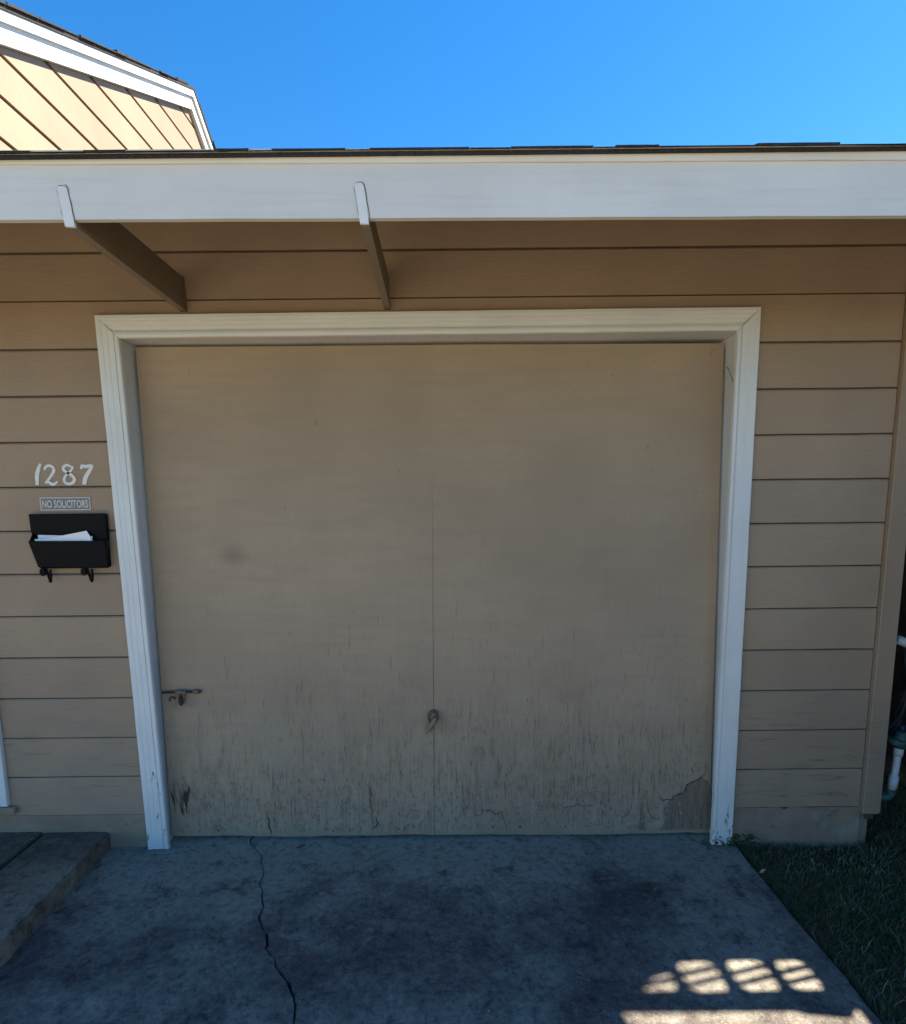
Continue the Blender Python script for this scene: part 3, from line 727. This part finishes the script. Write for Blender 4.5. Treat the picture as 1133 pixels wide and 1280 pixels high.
loft(bm, [[(x, 2.6675, 1.562), (x, 2.6655, 1.572), (x, 2.655, 1.574), (x, 2.6540, 1.568), (x, 2.6575, 1.50), (x, 2.661, 1.485), (x, 2.667, 1.49)] for x in (-1.822, -1.492)])
from_bm('lid', bm, m_black, MB)
bm = bmesh.new(); prism(bm, [(2.660, 1.57), (2.650, 1.55), (2.640, 1.46), (2.666, 1.46), (2.666, 1.57)], lambda yy, zz: (-1.494, yy, zz), lambda yy, zz: (-1.488, yy, zz)); from_bm('end_cheek', bm, m_black, MB)
for x in (-1.757, -1.578):     # newspaper hooks
    bm = bmesh.new()
    tube(bm, [(x-.014, 2.652, 1.338), (x-.006, 2.648, 1.318), (x+.006, 2.640, 1.292), (x+.012, 2.632, 1.284), (x+.022, 2.620, 1.283), (x+.030, 2.612, 1.292), (x+.034, 2.608, 1.310), (x+.035, 2.606, 1.336)], [.0055]*8, 8)
    from_bm('newspaper_hook', bm, m_black, MB)
    bm = bmesh.new(); prism(bm, [(x-.024+.012*math.cos(a), 1.322+.017*math.sin(a)) for a in [2*math.pi*k/12 for k in range(12)]], lambda xx, zz: (xx, 2.640, zz), lambda xx, zz: (xx, 2.652, zz)); bx(bm, x-.030, x-.016, 2.648, 2.653, 1.325, 1.348)
    from_bm('hook_boss', bm, m_black, MB)
def letter(pts, y0, y1, mat, label, th=.0012):
    bm = bmesh.new(); zmin = min(p[1] for p in pts)
    f = lambda z: lerp(y0, y1, (z-zmin)/0.15)
    prism(bm, pts, lambda x, z: (x, f(z), z), lambda x, z: (x, f(z)+th, z))
    return tag(from_bm('envelope', bm, mat), label, 'envelope', 'letters in the mailbox')
letter([(-1.800, 1.365), (-1.560, 1.355), (-1.555, 1.476), (-1.790, 1.484)], 2.656, 2.652, m_paper2, 'level bluish white envelope at the back of the open mailbox')
letter([(-1.770, 1.37), (-1.565, 1.365), (-1.548, 1.448), (-1.575, 1.500), (-1.785, 1.462)], 2.651, 2.647, m_paper, 'white envelope tilted with one corner raised out of the mailbox')
letter([(-1.790, 1.37), (-1.555, 1.365), (-1.556, 1.463), (-1.800, 1.466)], 2.6465, 2.641, m_paper, 'thin flat white letter lying along the front rim of the mailbox')

# house numerals: brush strokes with varying width
DIG = {
 '1': [([(-.735, 1.789), (-.744, 1.770), (-.751, 1.748), (-.754, 1.725), (-.756, 1.698)], [.003, .0055, .0068, .0062, .0050])],
 '2': [([(-.724, 1.762), (-.716, 1.776), (-.702, 1.780), (-.690, 1.770), (-.690, 1.755), (-.702, 1.735), (-.716, 1.716), (-.722, 1.706)], [.003, .004, .0042, .0048, .005, .0045, .0035, .003]),
       ([(-.724, 1.707), (-.712, 1.711), (-.702, 1.702), (-.690, 1.702), (-.678, 1.714)], [.0045, .0045, .005, .0045, .002])],
 '8': [([(-.622, 1.774), (-.638, 1.782), (-.652, 1.774), (-.652, 1.760), (-.640, 1.750), (-.625, 1.738), (-.616, 1.722), (-.624, 1.706), (-.640, 1.702), (-.653, 1.710), (-.653, 1.726), (-.640, 1.745), (-.626, 1.758), (-.616, 1.776)],
        [.003, .004, .0045, .0045, .0045, .005, .0052, .0048, .0045, .0045, .0042, .0036, .0036, .003])],
 '7': [([(-.588, 1.764), (-.583, 1.778), (-.570, 1.774), (-.556, 1.778), (-.543, 1.776)], [.003, .005, .005, .005, .004]),
       ([(-.545, 1.777), (-.560, 1.752), (-.574, 1.728), (-.582, 1.698)], [.004, .006, .0068, .0062])],
}
rd = random.Random(2)
for ch, strokes in DIG.items():
    bm = bmesh.new()
    for si, (pts, ws) in enumerate(strokes):
        pts = [(-1.786+(x+.756)*1.17, z) for x, z in pts]
        # smooth the stroke
        P, Wd = [], []
        for i in range(len(pts)-1):
            p0 = pts[max(i-1, 0)]; p1 = pts[i]; p2 = pts[i+1]; p3 = pts[min(i+2, len(pts)-1)]
            for t in (0, .33, .66):
                c = [0.5*((2*p1[k])+(-p0[k]+p2[k])*t+(2*p0[k]-5*p1[k]+4*p2[k]-p3[k])*t*t+(-p0[k]+3*p1[k]-3*p2[k]+p3[k])*t**3) for k in (0, 1)]
                P.append(c); Wd.append(lerp(ws[i], ws[i+1], t))
        P.append(pts[-1]); Wd.append(ws[-1]); rings = []
        y0 = WALL-.0050-si*.0006
        for i, p in enumerate(P):
            q = P[min(i+1, len(P)-1)]; r = P[max(i-1, 0)]; d = Vector((q[0]-r[0], q[1]-r[1])).normalized(); h = Wd[i]*1.32
            a = (p[0]-d.y*h, p[1]+d.x*h); b = (p[0]+d.y*h, p[1]-d.x*h)
            rings.append([(a[0], y0, a[1]), (b[0], y0, b[1]), (b[0], WALL-.0012, b[1]), (a[0], WALL-.0012, a[1])])
        loft(bm, rings)
    tag(from_bm('house_numeral', bm, m_digit), 'white brush style house number %s on the tan siding above the sign' % {'1': 'one', '2': 'two', '8': 'eight', '7': 'seven'}[ch], 'house number', 'house numerals on the siding')

# NO SOLICITORS sign
SG = thing('notice_sign', 'small grey NO SOLICITORS sign on the siding above the mailbox', 'sign', (-1.672, WALL, 1.59))
box('plate', m_signback, SG, -1.780, -1.564, WALL-.0035, WALL-.0011, 1.590, 1.643, 0)
bm = bmesh.new()
for a in ((-1.781, -1.563, 1.640, 1.6445), (-1.781, -1.563, 1.5885, 1.593)): bx(bm, a[0], a[1], WALL-.0052, WALL-.0036, a[2], a[3])
for a in ((-1.781, -1.777), (-1.567, -1.563)): bx(bm, a[0], a[1], WALL-.0052, WALL-.0036, 1.5931, 1.6399)
from_bm('border', bm, m_signink, SG)
fc = bpy.data.curves.new('lettering', 'FONT'); fc.body = 'NO SOLICITORS'; fc.size = 1.0; fc.extrude = 0.01; fc.offset = 0.03; fc.resolution_u = 3
fo = bpy.data.objects.new('lettering', fc); COL.objects.link(fo)
bpy.context.view_layer.update()
me = bpy.data.meshes.new_from_object(fo.evaluated_get(bpy.context.evaluated_depsgraph_get()))
bpy.data.objects.remove(fo)
xs = [v.co.x for v in me.vertices]; ys = [v.co.y for v in me.vertices]
x0, x1, y0, y1 = min(xs), max(xs), min(ys), max(ys)
for v in me.vertices:
    v.co = Vector((-1.772+(v.co.x-x0)/(x1-x0)*0.200, WALL-.0048-v.co.z*.09, 1.599+(v.co.y-y0)/(y1-y0)*0.034))
link('lettering', me, m_signink, SG)

# ================================================================== SIDE YARD
# board fence along the plot line, with an unseen screen added to shape sunlight
FX = 2.55
FN = thing('side_fence', 'dark board fence with added light-shaping slotted screen beside the garage', 'fence', (FX, 2.6, 0))
rf = random.Random(12)
y = -0.6
bmesh_cache = None
while y < 9.0:
    w = rf.uniform(.135, .15)
    box('fence_board', m_fence, FN, FX, FX+.018, y, y+w-.002, -0.05, 1.762+rf.uniform(-.006, .006) if y < 1.9 else 1.755, 0)
    y += w
for yy in (-0.5, 1.86, 4.2, 6.6, 8.8):
    box('fence_post', m_fence, FN, FX+.019, FX+.108, yy, yy+.09, -.1, 1.78 if yy < 1 else 2.98, .003)
box('fence_rail', m_fence, FN, FX+.019, FX+.055, -.6, 9.0, .35, .44, .002)
# upper screen, cut to cast the wanted sun patches; on the ground a row's height z shows at x = FX - KX*z
def zx(x): return (FX-x)/KX
def yg(Yg, z): return Yg+KY*z
cols = [(.600, .742, (1.806, 1.905)), (.765, .908, (1.800, 1.932)), (.938, 1.084, (1.802, 1.936)), (1.106, 1.228, (1.802, 1.934))]
FRONT = [(.20, 1.715), (1.084, 1.715), (1.106, 1.704), (1.228, 1.688), (1.256, 1.715), (1.288, 1.736), (1.31, 1.70)]
def front(x):
    for (a, ya), (b, yb_) in zip(FRONT, FRONT[1:]):
        if a <= x <= b: return lerp(ya, yb_, (x-a)/(b-a))
    return 1.715
rows = []       # (x from, x to, lit band or None)
cuts = [.32, .5] + [v for c in cols for v in c[:2]] + [p[0] for p in FRONT[1:-1]] + [1.30]
cuts = sorted(set(cuts), reverse=True)
for xa, xb in zip(cuts, cuts[1:]):
    band = None
    for ca, cb, bd in cols:
        if ca-1e-6 <= xb and xa <= cb+1e-6: band = bd
    rows.append((xa, xb, band))
EPS = .0006
for xa, xb, band in rows:
    fa_, fb_ = (front(xa), front(xb)) if xa > .501 else (1.45, 1.45)
    za, zb = zx(xa)+EPS, zx(xb)-EPS
    def quad(Ya0, Ya1, Yb0, Yb1): # ground Y at the row's lower and upper edge
        return [(yg(Ya0, za), za), (yg(Ya1, za), za), (yg(Yb1, zb), zb), (yg(Yb0, zb), zb)]
    if band is None:
        prism_yz('light_screen_board', m_fence, FN, quad(fa_, 6.5, fb_, 6.5), FX, FX+.02)
    else:
        b0, b1 = band
        t0 = b0+.085 if xb < .7 else b0          # the highest slot is cut off at an angle
        prism_yz('light_screen_board', m_fence, FN, quad(fa_, b0, fb_, b0), FX, FX+.02)
        top_a, top_b = b1, (b1-.085 if xb < .7 else b1-.006)
        prism_yz('light_screen_board', m_fence, FN, quad(top_a, 6.5, top_b, 6.5), FX, FX+.02)
        cy_, cz_ = .026, .034                    # corner pieces that round off the cast sun patches
        for zc, sz in ((za, 1), (zb, -1)):
            for yc, sy in ((b0, 1), ((top_a if sz > 0 else top_b), -1)):
                if sy < 0 and sz < 0 and xb < .7: continue
                y_ = yg(yc, zc)
                prism_yz('light_slot_corner', m_fence, FN, [(y_-sy*.004, zc-sz*.004), (y_+sy*cy_, zc-sz*.004), (y_+sy*cy_*.3, zc+sz*cz_*.32), (y_-sy*.004, zc+sz*cz_)], FX+.0005, FX+.019)
        for f in (.33, .67):   # uprights added to divide each cast sun patch
            ym = yg(lerp(b0, b1, f), (za+zb)/2)
            bm = bmesh.new(); tube(bm, [(FX+.010, ym, za-.004), (FX+.010, ym, zb+.004)], .0125, 6); from_bm('light_slot_bar', bm, m_rust, FN)

# standpipe, faucet and hose round the corner
PY = 2.80
SP = thing('standpipe', 'white plastic standpipe with green valve at the garage corner', 'pipe', (2.15, PY, 0))
def P3(pts, r, name, mat, th, seg=10): 
    bm = bmesh.new(); tube(bm, pts, r, seg); return from_bm(name, bm, mat, th, True)
P3([(2.146, PY, .175), (2.152, PY, .215), (2.158, PY, .30), (2.166, PY, .42)], .0165, 'riser', m_pvc, SP)
P3([(2.150, PY, .20), (2.156, PY, .262)], .021, 'coupling', m_pvc, SP, 12)
P3([(2.162, PY, .365), (2.166, PY, .41)], .021, 'coupling', m_pvc, SP, 12)
P3([(2.09, PY+.02, .145), (2.115, PY+.008, .147), (2.135, PY, .155), (2.146, PY, .172), (2.149, PY, .192)], .0205, 'elbow', m_green, SP)
P3([(2.146, PY-.005, .425), (2.150, PY-.005, .452)], .040, 'valve_body', m_green, SP, 14)
P3([(2.168, PY, .405), (2.170, PY, .455), (2.172, PY, .485)], [.026, .030, .018], 'valve_neck', m_green, SP, 12)
P3([(2.172, PY, .486), (2.173, PY, .520)], .014, 'valve_stem', m_bluevalve, SP)
P3([(2.170, PY, .442), (2.26, PY, .438)], .026, 'outlet', m_green, SP, 12)
FA = thing('faucet', 'hose faucet with pale collar on the side wall of the garage', 'faucet', (2.01, 2.95, .93))
P3([(2.009, 2.90, .93), (2.10, 2.88, .93), (2.15, 2.86, .925)], .012, 'spout', m_rust, FA)
P3([(2.150, 2.86, .928), (2.205, 2.845, .905)], .022, 'collar', m_pvc, FA, 12)
P3([(2.10, 2.88, .935), (2.10, 2.88, .985)], .007, 'stem', m_rust, FA)
bm = bmesh.new(); tube(bm, arc((2.10, 2.88, .99), .028, 0, 2*math.pi, 16, (1, 0, 0), (0, 1, 0)), .006, 6, False); bx(bm, 2.074, 2.126, 2.876, 2.884, .987, .993); from_bm('wheel', bm, m_bluevalve, FA)
bm = bmesh.new(); rh = random.Random(4)
for k in range(5):
    pts = []; r1 = .12+.012*k
    for i in range(33):
        a = 2*math.pi*i/32; pts.append((2.10+.16*0.5+.085*math.cos(a)+.02*k*.5, 2.92+.022*k*.6+.012*math.sin(3*a+k), .69+(.245+.012*k)*math.sin(a)-.01*k))
    tube(bm, pts, .0095, 7, False)
tube(bm, [(2.195, 2.845, .905), (2.225, 2.84, .86), (2.235, 2.85, .75), (2.22, 2.88, .62), (2.20, 2.90, .52)], .0095, 7)
tag(from_bm('garden_hose', bm, m_hose, None, True), 'dark garden hose coiled below the faucet at the garage corner', 'hose')

# ================================================================== GRASS, WEEDS, LEAVES
rg = random.Random(77)
def blades(n, x0, x1, y0, y1, h0, h1, w, bm, keep=None):
    for _ in range(n):
        x = rg.uniform(x0, x1); y = rg.uniform(y0, y1)
        if keep and not keep(x, y): continue
        h = rg.uniform(h0, h1); a = rg.uniform(0, 6.283); l = rg.uniform(.3, 1.1)*h; b = rg.uniform(0, 6.283)
        dx, dy_ = math.cos(a)*w*rg.uniform(.6, 1.2), math.sin(a)*w; ex, ey = math.cos(b)*l, math.sin(b)*l; z = -.036
        v = [bm.verts.new(p) for p in ((x-dx, y-dy_, z), (x+dx, y+dy_, z), (x+dx*.7+ex*.45, y+dy_*.7+ey*.45, z+h*.62), (x-dx*.7+ex*.45, y-dy_*.7+ey*.45, z+h*.62), (x+ex, y+ey, z+h*.92))]
        bm.faces.new((v[0], v[1], v[2], v[3])); bm.faces.new((v[3], v[2], v[4]))
bm = bmesh.new()
blades(26000, 1.335, 2.54, 1.2, 2.69, .012, .046, .0022, bm, lambda x, y: rg.random() < (.25+.75*(.5+.5*math.sin(x*7+2)*math.cos(y*6))))
blades(7000, 2.0, 2.54, 2.6, 4.0, .02, .05, .0022, bm, lambda x, y: x > 2.02)
blades(1600, 1.333, 1.375, 1.2, 2.68, .015, .045, .002, bm)
blades(5000, 1.335, 2.54, -1.5, 1.2, .02, .06, .003, bm)
o = from_bm('grass', bm, m_grass); tag(o, 'short dark green lawn grass beside the driveway', 'grass'); o['kind'] = 'stuff'
bm = bmesh.new()
blades(2600, 1.34, 2.54, 1.3, 2.68, .015, .055, .0016, bm, lambda x, y: rg.random() < (.12+.88*max(0, math.sin(x*5.2+1)*math.sin(y*4.1+.6))))
blades(260, 1.50, 1.95, 2.45, 2.68, .01, .03, .004, bm)
o = from_bm('dry_grass', bm, m_drygrass); tag(o, 'sparse straw coloured dead blades scattered through the lawn', 'dry grass'); o['kind'] = 'stuff'
def tuft(x, y, n, h, label, mat, spread, name='dry_grass_tuft', cat='grass tuft', group=None):
    bm = bmesh.new()
    for _ in range(n):
        a = rg.uniform(0, 6.283); l = h*rg.uniform(.5, 1); s = rg.uniform(.2, 1)*spread; w = .0012
        bx_, by_ = x+rg.uniform(-.03, .03), y+rg.uniform(-.03, .03); ex, ey = math.cos(a)*s, math.sin(a)*s
        v = [bm.verts.new(p) for p in ((bx_-w, by_, -.037), (bx_+w, by_, -.037), (bx_+w+ex*.4, by_+ey*.4, -.037+l*.7), (bx_-w+ex*.4, by_+ey*.4, -.037+l*.7), (bx_+ex, by_+ey, -.037+l*rg.uniform(.5, 1)))]
        bm.faces.new((v[0], v[1], v[2], v[3])); bm.faces.new((v[3], v[2], v[4]))
    return tag(from_bm(name, bm, mat), label, cat, group)
tuft(1.745, 1.98, 90, .10, 'large pale dry grass tuft in the dark lawn', m_drygrass, .11)
tuft(1.600, 2.23, 24, .05, 'small pale dry grass wisp in the dark lawn', m_drygrass, .06)
# weed growing at the foot of the right casing
def weed(x, y, n, r, label):
    bm = bmesh.new()
    for i in range(n):
        a = rg.uniform(0, 6.283); d = r*rg.uniform(.2, 1); c = Vector((x+math.cos(a)*d, y+math.sin(a)*d*.6, .006+rg.uniform(0, .035))); L = rg.uniform(.012, .024); t = rg.uniform(-.3, .7)
        u = Vector((math.cos(a), math.sin(a)*.8, t)).normalized(); s = u.cross(Vector((0, 0, 1))).normalized()*L*.35
        v = [bm.verts.new(p) for p in (c, c+u*L*.5+s, c+u*L, c+u*L*.5-s)]; bm.faces.new(v)
    for i in range(6):
        a = rg.uniform(0, 6.283); tube(bm, [(x, y, -.002), (x+math.cos(a)*r*.5, y+math.sin(a)*r*.3, .02), (x+math.cos(a)*r, y+math.sin(a)*r*.5, .035)], .0009, 4)
    return tag(from_bm('weed', bm, m_weed), label, 'weed')
weed(1.275, 2.645, 55, .045, 'small green weed sprouting at the foot of the white door casing')
weed(1.370, 2.655, 60, .06, 'low leafy weed beside the foundation and the driveway edge')
def leaf(x, y, z, a, L, mat, label, group=None):
    bm = bmesh.new(); u = Vector((math.cos(a), math.sin(a), 0)); s = Vector((-u.y, u.x, 0)); c = Vector((x, y, z))
    top = []; 
    for t, w, h in ((-1, .02, .004), (-.5, .35, .002), (0, .48, .006), (.5, .33, .010), (1, .03, .013)):
        top.append([c+u*L*t+s*L*w+Vector((0, 0, h+.004)), c+u*L*t+Vector((0, 0, h*.5+.0015)), c+u*L*t-s*L*w+Vector((0, 0, h+.003))])
    vs = [[bm.verts.new(p) for p in r] for r in top]
    for p, q in zip(vs, vs[1:]):
        for i in (0, 1): bm.faces.new((p[i], p[i+1], q[i+1], q[i]))
    return tag(from_bm('fallen_leaf', bm, mat), label, 'leaf', group)
leaf(-1.575, 2.225, 0, .5, .022, m_leaf, 'dark dry leaf lying on the driveway near the porch step')
leaf(-1.585, 2.36, 0, 1.2, .014, m_leaf, 'small brown dry leaf at the foot of the porch step, nearer the dark leaf', 'leaves along the porch step')
leaf(-1.592, 2.52, 0, .9, .016, m_leaf, 'brown dry leaf at the foot of the porch step, close to the foundation', 'leaves along the porch step')
leaf(1.340, 2.43, .0, .3, .016, m_leaf2, 'pale dry leaf at the edge of driveway and lawn')
leaf(-0.72, 2.66, 0, .2, .018, m_leaf, 'brown dry leaf against the bottom of the garage door')
